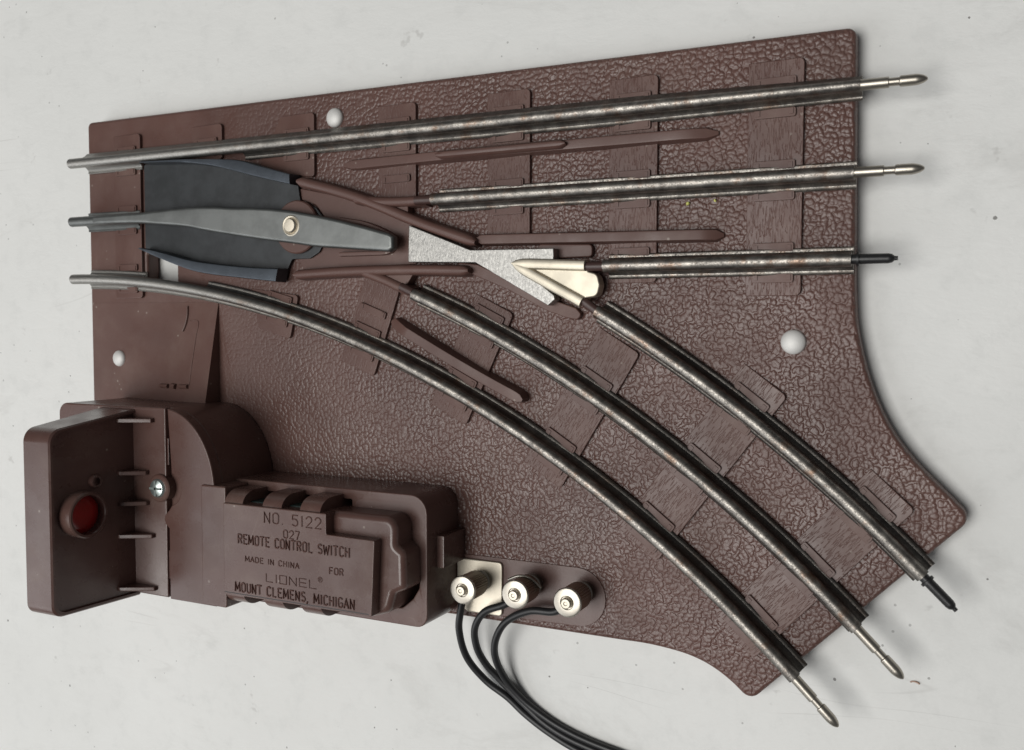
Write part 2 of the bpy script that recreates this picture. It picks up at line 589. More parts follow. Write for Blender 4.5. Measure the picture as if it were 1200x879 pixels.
def tie(name, lo, hi, rails, M, rr=(1.1, 1.1), left=0.15, extra=None):
    poly = rounded([(-TW / 2, lo), (TW / 2, lo), (TW / 2, hi), (-TW / 2, hi)], [left, rr[0], rr[1], left], 4) if extra is None else extra
    ms = [plate([poly], 4.9, 6.0, 0.14, 2)]; ix = [0]
    for o in rails:
        for sgn in (-1, 1):
            a, b = sorted((o + sgn * 2.3, o + sgn * 4.15))
            if b > hi - 0.5 or a < lo + 0.5: continue
            ms.append(plate([rounded([(-4.4, a), (4.3, a), (4.3, b), (-4.4, b)], 0.45, 3)], 5.8, 6.62, 0.07, 1)); ix.append(1)
            for cx in (-3.6, 3.35):
                m = (a + b) / 2 - sgn * 0.15
                ms.append(box(cx - 0.5, cx + 0.5, m - 0.6, m + 0.6, 6.3, 6.80, 0.05)); ix.append(1)
    me = merge(*ms, idx=ix)
    for q in me.vertices:                      # the left edge runs out flush with the base
        if q.co.z > 5.5: q.co.z -= 0.80 * (1 - min(1, max(0, (q.co.x + TW / 2) / TW)))
    me.materials.append(M_GRAIN); me.materials.append(M_RAISED)
    me.transform(Matrix.Scale(MM, 4))
    o = link(name, me, None, None, scale=False)
    o.parent = base
    o.matrix_parent_inverse = Matrix.Identity(4)
    o.matrix_world = M
    base_w = root.matrix_world
    # base sits at the scene origin, so local = world
    o.matrix_basis = M
    return o


def m_str(xr): return Matrix.Translation(((xr - TW / 2) * MM, 0, 0))


def m_cur(th):
    th = th - (TW / 2) / RC
    return Matrix.Translation((RC * math.sin(th) * MM, (CY + RC * math.cos(th)) * MM, 0)) @ Matrix.Rotation(-th, 4, 'Z')


tie("tie", -22.8, 24.7, (17.1, 0, -17.1), m_str(23.5))
tie("tie", 15.2, 24.9, (17.1,), m_str(54.4))
tie("tie", 8.6, 25.0, (17.1,), m_str(85.8), extra=rounded([(-TW / 2 - 8, 11.5), (TW / 2, 8.2), (TW / 2, 25), (-TW / 2, 25)], [.1, 1, 1, .1], 4))
tie("tie", 0.2, 24.7, (17.1, 3.0), m_str(116.9))
tie("tie", -10.2, 24.8, (17.1, 0), m_str(148.1))
tie("tie", -20.8, 24.7, (17.1, 0, -17.1), m_str(179.05))
tie("tie", -24.0, 24.8, (17.1, 0, -17.1), m_str(210.2))
D = math.radians
tie("tie", -24.0, -11.6, (-17.1,), m_cur(D(15.15)), extra=rounded([(-TW / 2, -24), (TW / 2, -24), (TW / 2, -12), (-TW / 2 - 5, -10.6 - 3.4)], [.2, 1, 1, .2], 4))
tie("tie", -24.6, -1.2, (-17.1, -5.6), m_cur(D(20.7)))
tie("tie", -24.2, 6.0, (-17.1, 0), m_cur(D(26.4)))
tie("tie", -23.8, 13.5, (-17.1, 0, 17.1), m_cur(D(32.0)))
tie("tie", -22.6, 25.0, (-17.1, 0, 17.1), m_cur(D(37.4)))
tie("tie", -22.6, 24.6, (-17.1, 0, 17.1), m_cur(D(43.0)))

# ---- rivets of the base
for cx, cy_, r, dz in ((92.0, 23.1, 2.5, 0), (13.4, -40.6, 2.4, 0.4), (208.8, -33.7, 2.6, 0)):
    prof = [(r, 4.9), (r, 5.35)] + [(r * math.cos(a), 5.35 + 1.2 * math.sin(a)) for a in (0.25, 0.5, 0.8, 1.1, 1.35)] + [(0, 6.56)]
    link("rivet", lathe(prof, 32, Matrix.Translation((cx, cy_, dz))), M_RIVET, base)

# ---- moulded guard and wing rails
def ridge(top, h, wid, foot=1.3, z0=4.9):
    return [(-wid * foot, z0), (-wid * 1.02, h - 0.35), (-wid * 0.88, h - 0.06), (-wid * 0.6, h), (wid * 0.6, h), (wid * 0.88, h - 0.06), (wid * 1.02, h - 0.35), (wid * foot, z0)]


def roundbar(h, wid, z0=4.9):
    return [(-wid * 1.25, z0), (-wid * 1.08, h - 1.2), (-wid * 0.86, h - 0.55), (-wid * 0.5, h - 0.14), (0, h), (wid * 0.5, h - 0.14), (wid * 0.86, h - 0.55), (wid * 1.08, h - 1.2), (wid * 1.25, z0)]


def taper(n, a, b, lo=0.3):
    out = []
    for i in range(n):
        t = i / (n - 1)
        f = 1.0
        if a and t < a: f = lo + (1 - lo) * math.sqrt(max(0, 1 - (1 - t / a) ** 2))
        if b and t > 1 - b: f = min(f, lo + (1 - lo) * math.sqrt(max(0, 1 - (1 - (1 - t) / b) ** 2)))
        out.append(f)
    return out


def lin(a, b, n): return [(a[0] + (b[0] - a[0]) * i / (n - 1), a[1] + (b[1] - a[1]) * i / (n - 1)) for i in range(n)]


# upper guard: low bar, then a taller round bar over its middle
lowbar = sweep(lin((95.0, 10.6), (192.5, 10.9), 40), ridge(0, 7.6, 1.15), taper(40, 0.04, 0.03), heights=[min(1, 0.35 + 2.2 * i / 39) for i in range(37)] + [0.85, 0.6, 0.25], z0=4.9)
highbar = sweep(lin((124.0, 10.75), (158.2, 10.95), 30), roundbar(9.1, 1.0), taper(30, 0.06, 0.05))
link("guard_rail", merge(lowbar, highbar), M_RAISED, base)
g2 = sweep(lin((134.5, -9.9), (194.0, -10.9), 40), ridge(0, 7.7, 1.15), taper(40, 0.02, 0.03), heights=[1] * 37 + [0.85, 0.6, 0.25], z0=4.9)
link("guard_rail", g2, M_RAISED, base)
# inner curve guard
cg = catmull([(110.2, -29.4), (118.5, -33.8), (127.8, -38.6), (137.6, -43.4), (147.6, -48.0)], 10)
g3 = sweep(cg, ridge(0, 8.9, 1.25), taper(len(cg), 0.02, 0.06), heights=[0.5 + 0.5 * min(1, i / 6) for i in range(len(cg))], z0=4.9)
link("guard_rail", g3, M_RAISED, base)
# low strip under the frog
lowf = [xy(x, y, 6.6) for x, y in ((530, 306), (560, 310), (605, 331), (650, 352), (675, 361), (682, 369), (676, 375), (662, 372), (640, 364), (596, 340), (545, 318))]
link("frog_ledge", plate([rounded(lowf, 0.8, 3)], 4.9, 6.6, 0.3), M_RAISED, base)
ledge2 = [xy(x, y, 6.6) for x, y in ((630, 286), (694, 286), (694, 301), (630, 304))]
link("frog_ledge", plate([rounded(ledge2, 0.9, 3)], 4.9, 6.6, 0.3), M_RAISED, base)

# wing rails: round topped ridges with a branch to the blue end of each inner rail
w1 = catmull([xy(x, y, 9.4) for x, y in ((347, 212), (390, 223), (432, 237), (490, 261), (556, 284))], 12)
w1m = sweep(w1, roundbar(9.5, 1.25), taper(len(w1), 0.03, 0.05, 0.5))
b1 = catmull([xy(x, y, 9.0) for x, y in ((415, 233), (440, 236), (470, 236), (497, 234))], 8)
b1m = sweep(b1, roundbar(9.3, 1.15), None)
web1 = plate([[xy(x, y, 8.0) for x, y in ((432, 237), (478, 237), (478, 262))]], 4.9, 8.0, 0.3)
link("wing_rail", merge(w1m, b1m, web1), M_RAISED, base)
w2 = catmull([xy(x, y, 9.2) for x, y in ((343, 322), (385, 319), (430, 317), (490, 316), (548, 317))], 12)
w2m = sweep(w2, roundbar(9.3, 1.2), taper(len(w2), 0.03, 0.05, 0.4))
b2 = catmull([xy(x, y, 9.0) for x, y in ((425, 319), (448, 328), (465, 336), (482, 343))], 8)
b2m = sweep(b2, roundbar(9.1, 1.15), None)
web2 = plate([[xy(x, y, 8.0) for x, y in ((432, 318), (486, 318), (474, 338))]], 4.9, 8.0, 0.3)
link("wing_rail", merge(w2m, b2m, web2), M_RAISED, base)
# low rim round the tip of the swivel rail
rim = catmull([xy(x, y, 6.6) for x, y in ((398, 257), (430, 263), (459, 276), (462, 285), (455, 295), (430, 297), (398, 298))], 8)
link("tip_rim", sweep(rim, ridge(0, 6.9, 0.5)), M_RAISED, base)

# ---- steel rails
HZ, HR = 9.55, 1.45
FW = 2.75


def rail_prof(left=True, right=True, fl=FW, fr=FW, skirt=False):
    def side(f): return [(f, 5.5), (f + 0.05, 6.05), (f - 0.18, 6.30), (f - 0.42, 6.20), (f - 0.75, 6.22), (max(1.28, f - 1.15), 6.55), (1.12, 7.1), (0.92, 7.8), (0.98, 8.4)]
    def full(f): return [(f, 5.5), (f + 0.05, 6.4), (f - 0.15, 6.75), (2.3, 7.4), (1.85, 8.2), (1.55, 8.9)]
    R_ = full(3.1) if skirt else side(fr) if right else [(0.82, 5.5), (0.82, 8.4)]
    L_ = [(-a, b) for a, b in (side(fl) if left else [(0.82, 5.5), (0.82, 8.4)])]
    arc_ = [(HR * math.cos(a), HZ + HR * math.sin(a)) for a in [math.radians(-45 + 270 * i / 14) for i in range(15)]]
    return R_ + arc_ + L_[::-1]


def head_prof(k=1.0):
    return [(k * HR * math.cos(a), HZ + k * HR * math.sin(a)) for a in [2 * math.pi * i / 18 for i in range(18)]]


def straight(y, x0, x1, n=24): return lin((x0, y), (x1, y), n)


def pin(x, y, ang, kind, length, parent):
    M = Matrix.Translation((x, y, HZ - 0.02)) @ Matrix.Rotation(ang, 4, 'Z') @ Matrix.Rotation(math.pi / 2, 4, 'Y')
    if kind == 'nickel':
        L = length
        prof = [(0, -3), (1.08, -3), (1.08, L * 0.42), (1.03, L * 0.43), (0.80, L * 0.435), (0.80, L * 0.585), (1.0, L * 0.595), (1.08, L * 0.61),
                (1.08, L * 0.83), (0.98, L * 0.88), (0.76, L * 0.94), (0.46, L * 0.98), (0.2, L), (0, L)]
        return link("pin", lathe(prof, 24, M), M_NICKEL, parent)
    L = length
    prof = [(0, -3), (1.0, -3), (1.0, 0.0), (1.02, 0.9), (1.42, 0.95), (1.42, 1.45), (1.02, 1.5), (1.0, L * 0.80), (0.85, L * 0.88), (0.45, L * 0.93), (0.42, L), (0, L)]
    return link("pin", lathe(prof, 24, M), M_PIN, parent)


# upper through rail; its far skirt is fuller, and the right end is pinched
wu = [1.0 - 0.22 * max(0.0, (i / 59 - 0.72) / 0.28) for i in range(60)]
me = merge(sweep(straight(17.1, -0.9, 4, 4), head_prof()), sweep(straight(17.1, 2.6, 24.5), rail_prof(skirt=True)),
           sweep(straight(17.1, 24.4, 63), rail_prof(False, True, skirt=True)), sweep(straight(17.1, 62.9, 221.6, 60), rail_prof(skirt=True), wu))
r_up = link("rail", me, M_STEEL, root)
pin(221.6, 17.1, 0, 'nickel', 12.2, r_up)
# centre through rail
me = sweep(lin((123.8, 0.0), (220.8, 0.1), 50), rail_prof())
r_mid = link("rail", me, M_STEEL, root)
pin(220.8, 0.1, 0, 'nickel', 12.8, r_mid)
# lower through rail
me = sweep(lin((168.1, -17.1), (220.6, -17.0), 30), rail_prof())
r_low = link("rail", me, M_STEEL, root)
pin(220.6, -17.0, 0, 'black', 8.6, r_low)
# centre stub on the far end
me = merge(sweep(lin((-0.9, -0.1), (4, -0.1), 4), head_prof()), sweep(lin((2.2, -0.1), (23.2, -0.1), 16), rail_prof()))
link("rail", me, M_ZINC, root)


# curved rails
def th_end(off, px, py):
    v = at(px, py, HZ)
    return math.atan2(v.x, v.y - CY)


def curved(off, x0, thE, flange_gap=None, stub=False):
    parts = []
    r = RC + off
    t0 = math.asin(x0 / r)
    if stub:
        parts.append(sweep(arc(off, -0.9, 0, 6, th0=-0.9 / r) if False else arc(off, 0, 4.5 / r, 6, th0=-0.9 / r), head_prof()))
        a, b = 25.0 / r, 49.0 / r
        parts.append(sweep(arc(off, 0, a, 12, th0=2.8 / r), rail_prof()))
        parts.append(sweep(arc(off, 0, b, 12, th0=a - 0.0003), rail_prof(True, False)))
        parts.append(sweep(arc(off, 0, thE, 90, th0=b - 0.0003), rail_prof()))
    else:
        parts.append(sweep(arc(off, 0, thE, 70, th0=t0), rail_prof()))
    return merge(*parts) if len(parts) > 1 else parts[0]


def end_pin(off, thE, kind, L, parent):
    r = RC + off
    pin(r * math.sin(thE), CY + r * math.cos(thE), -thE, kind, L, parent)


tA, tB, tC = th_end(0, 931, 795), th_end(0, 1001, 739), th_end(0, 1082, 675)
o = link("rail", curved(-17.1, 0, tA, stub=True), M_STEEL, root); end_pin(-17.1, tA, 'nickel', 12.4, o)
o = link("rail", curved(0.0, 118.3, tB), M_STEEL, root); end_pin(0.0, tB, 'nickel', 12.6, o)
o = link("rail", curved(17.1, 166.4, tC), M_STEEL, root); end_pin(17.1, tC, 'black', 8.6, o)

# fibre spacers between the wing rails / frog and the rails
for (px, py, qx, qy) in ((487, 235, 507, 234), (684, 312.5, 708, 312), (684, 353, 700, 365), (470, 336, 484, 343)):
    a = at(px, py, 9.3); b = at(qx, qy, 9.3)
    link("insulator", tube([a, b], 1.08), M_INS, root)

# ---- swivel plate, blades and rail
outl = [(25.3, 15.6), (44, 15.4), (60, 13.0), (72, 10.2), (80.6, 7.0), (81.5, 1.6), (83.6, 1.4), (86.5, 0.2), (88.6, -2.2), (89.6, -5.2),
        (89.2, -8.6), (87.4, -11.4), (84.4, -13.0), (78.5, -13.0), (76.0, -17.2), (46, -15.4), (28, -9.0), (25.3, -8.6)]
sw = link("swivel_plate", plate([rounded(outl, 0.7, 3)], 5.7, 6.3, 0.15), M_PLATE, root)
link("pivot_disc", lathe([(0, 6.2), (7.0, 6.2), (7.0, 7.2), (6.7, 7.5), (0, 7.5)], 48, Matrix.Translation((80.8, -4.7, 0))), M_RAISED, sw)
link("rivet", lathe([(3.7, 6.2), (3.7, 6.55), (3.4, 6.75), (2.9, 6.75), (2.7, 6.33), (0, 6.33)], 32, Matrix.Translation((53.5, -1.6, 0))), M_PLATE, sw)


def blade(upper, lower, z, name):
    """bent-up edge of the plate: rounded top, thin tip, open right end"""
    bm = bmesh.new(); rings = []
    n = 24
    U = catmull(upper, 8); Lw = catmull(lower, 8)
    def samp(C, t):
        f = t * (len(C) - 1); i = min(int(f), len(C) - 2); return C[i].lerp(C[i + 1], f - i)
    for k in range(n + 1):
        t = k / n
        a = samp(U, t); b = samp(Lw, t)
        ring = []
        zt = z
        for u, dz in ((-0.02, 5.9), (0.0, zt - 0.5), (0.05, zt - 0.08), (0.12, zt), (0.5, zt), (0.84, zt - 0.03), (0.95, zt - 0.12), (1.0, zt - 0.6), (1.0, 5.9)):
            p = a.lerp(b, u); ring.append(bm.verts.new((p.x, p.y, dz)))
        rings.append(ring)
    m = len(rings[0])
    for k in range(n):
        for j in range(m): bm.faces.new((rings[k][j], rings[k][(j + 1) % m], rings[k + 1][(j + 1) % m], rings[k + 1][j]))
    bm.faces.new(rings[0]); bm.faces.new(rings[-1])
    bmesh.ops.recalc_face_normals(bm, faces=bm.faces)
    me = bpy.data.meshes.new(name); bm.to_mesh(me); bm.free()
    return link(name, me, M_BLUED, sw)


blade([(28.0, 15.6), (43.1, 15.2), (58.5, 14.2), (65.3, 13.3), (70.2, 11.9), (81.2, 8.8)],
      [(28.0, 15.3), (43.1, 14.4), (52, 13.2), (58.5, 11.8), (70.2, 8.7), (81.2, 6.1)], 10.5, "point_blade")
blade([(27.0, -8.6), (36, -10.3), (46.3, -12.7), (58, -14.2), (68, -15.1), (77.0, -15.6)],
      [(27.0, -9.0), (33, -11.2), (41.0, -13.9), (50, -16.2), (65.4, -18.0), (76.1, -19.1)], 10.4, "point_blade")
up = [(9, 1.2), (20, 1.25), (29, 1.3), (45, 1.9), (55, 1.6), (62, 1.0), (70.5, 0.5), (80.4, -0.6), (92.7, -2.9), (103.2, -5.4), (111.8, -7.7)]
dn = [(111.8, -12.3), (98, -11.1), (90, -10.4), (81.7, -9.2), (72, -7.9), (61.6, -6.3), (52, -4.7), (44.8, -3.4), (34, -2.3), (28.7, -1.8), (20, -1.45), (9, -1.3)]
o2 = [tuple(p) for p in catmull(up, 5)] + [(113.2, -8.6), (113.2, -11.5)] + [tuple(p) for p in catmull(dn, 5)]
srail = link("swivel_rail", plate([o2], 8.2, 11.02, 0.85, 4), M_ZINC, sw)
link("rivet", lathe([(2.75, 10.9), (2.75, 11.06), (2.45, 11.22), (2.1, 11.1), (2.05, 11.05), (1.95, 11.35), (1.6, 11.75), (0, 11.85)], 32, Matrix.Translation((82.0, -4.7, 0))), M_BRIGHT, srail)

# ---- frog
fo = [xy(x, y, 9.6) for x, y in ((479, 264), (478.5, 307), (557, 307.5), (642, 358), (650, 351), (649, 346), (612, 316), (612, 308), (648.5, 305), (648.5, 291), (551, 293))]
frog = link("frog_plate", plate([fo], 6.4, 9.6, 0.18), M_FROG, root)
vo = [xy(x, y, 10.0) for x, y in ((594, 307), (640, 304.5), (686, 304), (688, 318), (699, 321), (702, 334), (699, 347), (686, 349), (681, 358), (672, 357), (640, 336), (615, 320))]
fl = plate([rounded(vo, [1.0, 0, .3, .3, 1.5, 1.5, 1.5, .3, .3, .3, 0, 0], 4)], 6.4, 9.7, 0.3)
va = [xy(x, y, 11.0) for x, y in ((599, 308.5), (640, 310.5), (684, 311))]
vb = [xy(x, y, 11.0) for x, y in ((601, 310), (640, 332), (680, 354))]
vp = [(-1.25, 9.0), (-1.25, 10.2), (-0.9, 10.8), (-0.4, 11.0), (0.4, 11.0), (0.9, 10.8), (1.25, 10.2), (1.25, 9.0)]
legs = [sweep(lin(c[0], c[2], 24), vp, taper(24, 0.25, 0.0, 0.25)) for c in (va, vb)]
link("frog_point", merge(fl, *legs), M_VPLATE, root)

# ------------------------------------------------------------------ motor housing
drum = [(53.4 + 17.1 * math.cos(t), -73.0 + 20.8 * math.sin(t)) for t in [math.pi / 2 * (1 - i / 18) for i in range(19)]]
hous_poly = rounded([(13.5, -102.4), (13.5, -52.2)], 0) + drum + [(70.5, -102.4)]
hous_poly = [(15.0, -102.4), (13.5, -100.9), (13.5, -55.2), (14.4, -53.1), (16.5, -52.2)] + drum + [(70.5, -102.4)]
rim_out = rounded([(60, -70.4), (128.3, -70.4), (128.3, -102.0), (60, -102.0)], [0.2, 4.5, 3, .2], 6)
rim_in = rounded([(71.2, -72.9), (107.0, -72.9), (107.0, -77.0), (71.2, -77.0)], [.3, .3, .3, .3], 3)
scoop = [xy(x, y, 20) for x, y in ((462, 676), (486, 674), (492, 680), (491, 690), (484, 702), (472, 712), (458, 712))]
# notch round the screw boss
notch = [(54.9, -77.3)] + [(54.9 + 4.3 * math.cos(a), -73.2 + 4.3 * math.sin(a)) for a in [math.radians(-75 + 150 * i / 10) for i in range(11)]] + [(54.9, -68.9)]
d_poly = [p for p in drum if p[0] > 55.0] + [(70.5, -102.2), (54.9, -102.2), (54.9, -83.6), (53.6, -82.4), (53.2, -81.2), (53.6, -80.0), (54.9, -78.8)] + notch[1:-1] + [(54.9, -52.25)]
tab = box(127.6, 130.3, -88.4, -80.6, 5, 15.5, 0.3)
H = link("motor_housing", merge(plate([hous_poly], 4.9, 25.2, 0.6), plate([rim_out, rim_in, rounded(scoop, 1.5, 4)], 4.9, 20.0, 0.3),
                                plate([d_poly], 24.8, 28.0, 0.35), tab), M_HOUS, root)
# little slots beside the gap
for ya, yb in ((-67.0, -60.0), (-97.0, -89.5)):
    link("slot_lip", box(54.1, 54.6, ya, yb, 24.5, 27.4, 0.1), M_HOUS, H)

# ---- signal hood with lens
cap_l = rounded([(13.3, -52.2), (53.2, -52.2), (53.2, -102.3), (13.3, -102.3)], [3, 0.3, 0.3, 3], 6)
cap = plate([cap_l], 24.9, 27.0, 0.35)
boss = lathe([(0, 25), (3.7, 25), (3.7, 27.5), (3.4, 27.75), (2.2, 27.75), (2.1, 27.3), (0, 27.3)], 36, Matrix.Translation((51.2, -73.3, 0)))
# upright hood: rounded outline in (y, z), slanting front, sunk face inside a thin lip
yz = rounded([(-103.0, 26.5), (-52.8, 26.5), (-56.6, 51.2), (-103.4, 51.2)], [0.0, 0.0, 3.6, 3.0], 7)
bm = bmesh.new()


def fx(z): return 39.4 + (51.2 - z) * 0.13


def inset(poly, d):
    cxm = sum(p[0] for p in poly) / len(poly)
    ymin, ymax, zmin, zmax = min(p[0] for p in poly), max(p[0] for p in poly), min(p[1] for p in poly), max(p[1] for p in poly)
    cy0, cz0 = (ymin + ymax) / 2, (zmin + zmax) / 2
    return [(cy0 + (p[0] - cy0) * (1 - 2 * d / (ymax - ymin)), zmin + (p[1] - zmin) * (1 - d / (zmax - zmin))) for p in poly]


loops = []
for poly, off in ((yz, 'back'), (yz, -0.4), (inset(yz, 0.35), 0.0), (inset(yz, 0.95), 0.0), (inset(yz, 1.1), -0.9)):
    loops.append([bm.verts.new((30.2 if off == 'back' else fx(p[1]) + off, p[0], p[1])) for p in poly])
n = len(yz)
for A, B in zip(loops, loops[1:]):
    for i in range(n): bm.faces.new((A[i], A[(i + 1) % n], B[(i + 1) % n], B[i]))
bm.faces.new(loops[0]); bm.faces.new(loops[-1])
bmesh.ops.recalc_face_normals(bm, faces=bm.faces)
fin = bpy.data.meshes.new("fin"); bm.to_mesh(fin); bm.free()
ribs = []
for y, zt, xr in ((-55.6, 31.9, 49.3), (-69.5, 32.0, 47.2), (-77.6, 32.0, 47.2), (-86.2, 32.2, 49.0), (-100.2, 32.4, 49.5)):
    m = prism([(40.6, 26.5), (40.6, zt), (41.8, zt), (xr, 28.2), (xr, 26.5)], y - 0.55, y + 0.55, lambda u, v, d: (u, d, v))
    ribs.append(bevel(m, 0.2, 2))
hood = link("signal_hood", merge(cap, boss, fin, *ribs), M_HOUS, root)
ML = Matrix.Translation((39.6, -78.4, 42.8)) @ Matrix.Rotation(math.pi / 2, 4, 'Y')
link("lens_ring", lathe([(5.9, -1), (5.9, 3.2), (5.6, 3.5), (5.1, 3.5), (4.9, 3.2), (4.9, 0.5)], 48, ML), M_HOUS, hood)
link("lens", lathe([(4.88, 0.2), (4.88, 1.0), (4.4, 1.3), (3.2, 1.6), (1.5, 1.75), (0, 1.8)], 40, ML), M_RED, hood)
MS = Matrix.Translation((39.8, -70.6, 38.6)) @ Matrix.Rotation(math.pi / 2, 4, 'Y')
link("stud", lathe([(1.7, -0.5), (1.7, 1.3), (1.4, 1.5), (1.0, 1.5), (0.9, 0.6), (0, 0.6)], 24, MS), M_HOUS, hood)
scr = lathe([(2.5, 27.2), (2.5, 27.8), (2.15, 28.35), (1.2, 28.7), (0.5, 28.75), (0, 28.4)], 28, Matrix.Translation((50.9, -73.3, 0)))
sl1 = box(48.9, 52.9, -73.6, -73.0, 28.2, 28.78); sl2 = box(50.6, 51.2, -75.3, -71.3, 28.2, 28.78)
me = merge(scr, sl1, sl2, idx=[0, 1, 1]); me.materials.append(M_SCREW); me.materials.append(plain("screw_slot", (0.25, 0.29, 0.28), 0.5, 0.8))
link("screw", me, None, hood)

# ---- motor cover with the raised name panel
cov = rounded([(70.8, -74.6), (124.3, -74.6), (124.2, -81.2), (126.4, -82.6), (126.6, -91.2), (123.6, -92.6), (122.2, -97.2), (117.5, -98.8), (70.8, -98.8)],
              [0.3, 5.5, 0.8, 1.6, 1.6, 1.0, 3.0, 4, 0.3], 6)
cover_body = plate([cov], 12.0, 27.0, 1.7, 4)
strip = plate([rounded([(66.5, -71.0), (74.6, -71.0), (74.6, -101.9), (66.5, -101.9)], 0.6, 3)], 20, 28.5, 0.35)
bits = []
for (x0, x1, x2, x3) in ((71.8, 77.3, 76.6, 82.4), (83.8, 89.4, 88.4, 94.4), (95.2, 100.9, 99.6, 106.2)):
    for sy, ya, yb, base_y in ((1, -71.7, -75.2, -74), (-1, -100.6, -96.8, -98)):
        bm = bmesh.new(); rings = []
        for k in range(10):
            a = math.pi / 2 * min(k, 8) / 8
            y = yb + (ya - yb) * math.sin(a)
            z = 24.6 + (29.4 - 24.6) * math.cos(a)
            if k == 9: z = 18.0
            xa, xb = x0 + 3.4, x1 + 3.6
            rings.append([bm.verts.new((xa, y, z)), bm.verts.new((xb, y, z)), bm.verts.new((xb, yb - 0.3 * sy, 18.0 - 0.05 * k)), bm.verts.new((xa, yb - 0.3 * sy, 18.0 - 0.05 * k))])
        for A, B in zip(rings, rings[1:]):
            for i in range(4): bm.faces.new((A[i], A[(i + 1) % 4], B[(i + 1) % 4], B[i]))
        bm.faces.new(rings[0]); bm.faces.new(rings[-1])
        bmesh.ops.recalc_face_normals(bm, faces=bm.faces)
        m = bpy.data.meshes.new("strap"); bm.to_mesh(m); bm.free()
        bits.append(bevel(m, 0.5, 3, 50))
cover = link("motor_cover", merge(cover_body, strip, *bits), M_HOUS, root)
for xa, xb in ((71.6, 75.4), (80.8, 87.4), (92.8, 98.8)):
    link("vent", box(xa, xb, -74.75, -74.45, 20.15, 26.2), M_COIL, cover)
pan = [(75.2, -74.7), (106.7, -74.7), (106.7, -79.6), (120.3, -79.8), (119.4, -97.6), (75.2, -97.6)]
panel = link("name_panel", plate([rounded(pan, 0.3, 2)], 26.0, 30.0, 0.22), M_HOUS, cover)
link("panel_groove", box(75.4, 118.6, -97.25, -97.0, 29.6, 30.02), M_DARK, panel)


# single-stroke capitals in a cell 1 wide and 1 high: polylines, width
def _arc(cx, cy, rx, ry, a0, a1, n=10):
    return [(cx + rx * math.cos(math.radians(a0 + (a1 - a0) * i / n)), cy + ry * math.sin(math.radians(a0 + (a1 - a0) * i / n))) for i in range(n + 1)]


_O = [_arc(.5, .74, .42, .26, 0, 180) + _arc(.5, .26, .42, .26, 180, 360) + [(.92, .74)]]
STROKES = {
    'A': [[(.02, 0), (.5, 1), (.98, 0)], [(.2, .34), (.8, .34)]],
    'C': [_arc(.52, .74, .42, .26, 20, 180) + _arc(.52, .26, .42, .26, 180, 340)],
    'D': [[(.1, 0), (.1, 1), (.5, 1)] + _arc(.5, .6, .42, .4, 90, 0, 6) + _arc(.5, .4, .42, .4, 0, -90, 6) + [(.1, 0)]],
    'E': [[(.9, 1), (.12, 1), (.12, 0), (.9, 0)], [(.12, .52), (.75, .52)]],
    'F': [[(.9, 1), (.12, 1), (.12, 0)], [(.12, .52), (.75, .52)]],
    'G': [_arc(.52, .74, .42, .26, 20, 180) + _arc(.52, .26, .42, .26, 180, 360) + [(.94, .45), (.6, .45)]],
    'H': [[(.1, 0), (.1, 1)], [(.9, 0), (.9, 1)], [(.1, .52), (.9, .52)]],
    'I': [[(.5, 0), (.5, 1)]],
    'L': [[(.15, 1), (.15, 0), (.9, 0)]],
    'M': [[(.04, 0), (.1, 1), (.5, .25), (.9, 1), (.96, 0)]],
    'N': [[(.1, 0), (.1, 1), (.9, 0), (.9, 1)]],
    'O': _O, '0': _O,
    'R': [[(.1, 0), (.1, 1), (.6, 1)] + _arc(.6, .76, .3, .24, 90, -90, 8) + [(.1, .52)], [(.5, .52), (.92, 0)]],
    'S': [_arc(.5, .76, .38, .24, 25, 270, 10) + _arc(.5, .27, .4, .25, 90, -160, 10)],
    'T': [[(.03, 1), (.97, 1)], [(.5, 1), (.5, 0)]],
    'U': [[(.1, 1), (.1, .3)] + _arc(.5, .28, .4, .28, 180, 360) + [(.9, 1)]],
    'W': [[(.0, 1), (.25, 0), (.5, .8), (.75, 0), (1.0, 1)]],
    '1': [[(.5, 0), (.5, 1)]],
    '2': [_arc(.5, .72, .4, .28, 170, -30, 10) + [(.08, 0), (.92, 0)]],
    '5': [[(.88, 1), (.18, 1), (.14, .56)] + _arc(.48, .32, .42, .32, 110, -150, 10)],
    '7': [[(.06, 1), (.92, 1), (.4, 0)]],
    '.': [[(.5, 0), (.5, .06)]], ',': [[(.5, .06), (.35, -.18)]],
    # squared display letters
    'l': [[(.1, 1), (.1, 0), (.92, 0)]], 'i': [[(.5, 0), (.5, 1)]],
    'o': [[(.08, .0), (.08, 1), (.92, 1), (.92, 0), (.08, 0)]],
    'n': [[(.08, 0), (.08, 1), (.92, 0), (.92, 1)]],
    'e': [[(.92, 1), (.08, 1), (.08, 0), (.92, 0)], [(.08, .5), (.85, .5)]],
}
NARROW = {'I': .35, '1': .45, '.': .35, ',': .35, ' ': .62, 'i': .3, 'M': 1.2, 'W': 1.25}


def text(body, x0, x1, ybase, height, r, gap=0.30):
    adv = [NARROW.get(c, 1.0) for c in body]
    total = sum(adv) + gap * (len(body) - 1)
    k = (x1 - x0) / total
    cu = bpy.data.curves.new("tmp", 'CURVE'); cu.dimensions = '3D'
    cu.bevel_depth = r; cu.bevel_resolution = 2; cu.use_fill_caps = True
    x = x0
    for c, w_ in zip(body, adv):
        for pl in STROKES.get(c, []):
            sp = cu.splines.new('POLY'); sp.points.add(len(pl) - 1)
            for i, (u, v) in enumerate(pl):
                uu = (u - .5) if c in 'I1i.,' else (u - .5) * w_
                sp.points[i].co = (x + w_ * k / 2 + uu * k, ybase + v * height, 30.0 + r * 0.25, 1)
        x += (w_ + gap) * k
    return link("lettering", curve_mesh(cu), M_LETTER, cover, ang=40)


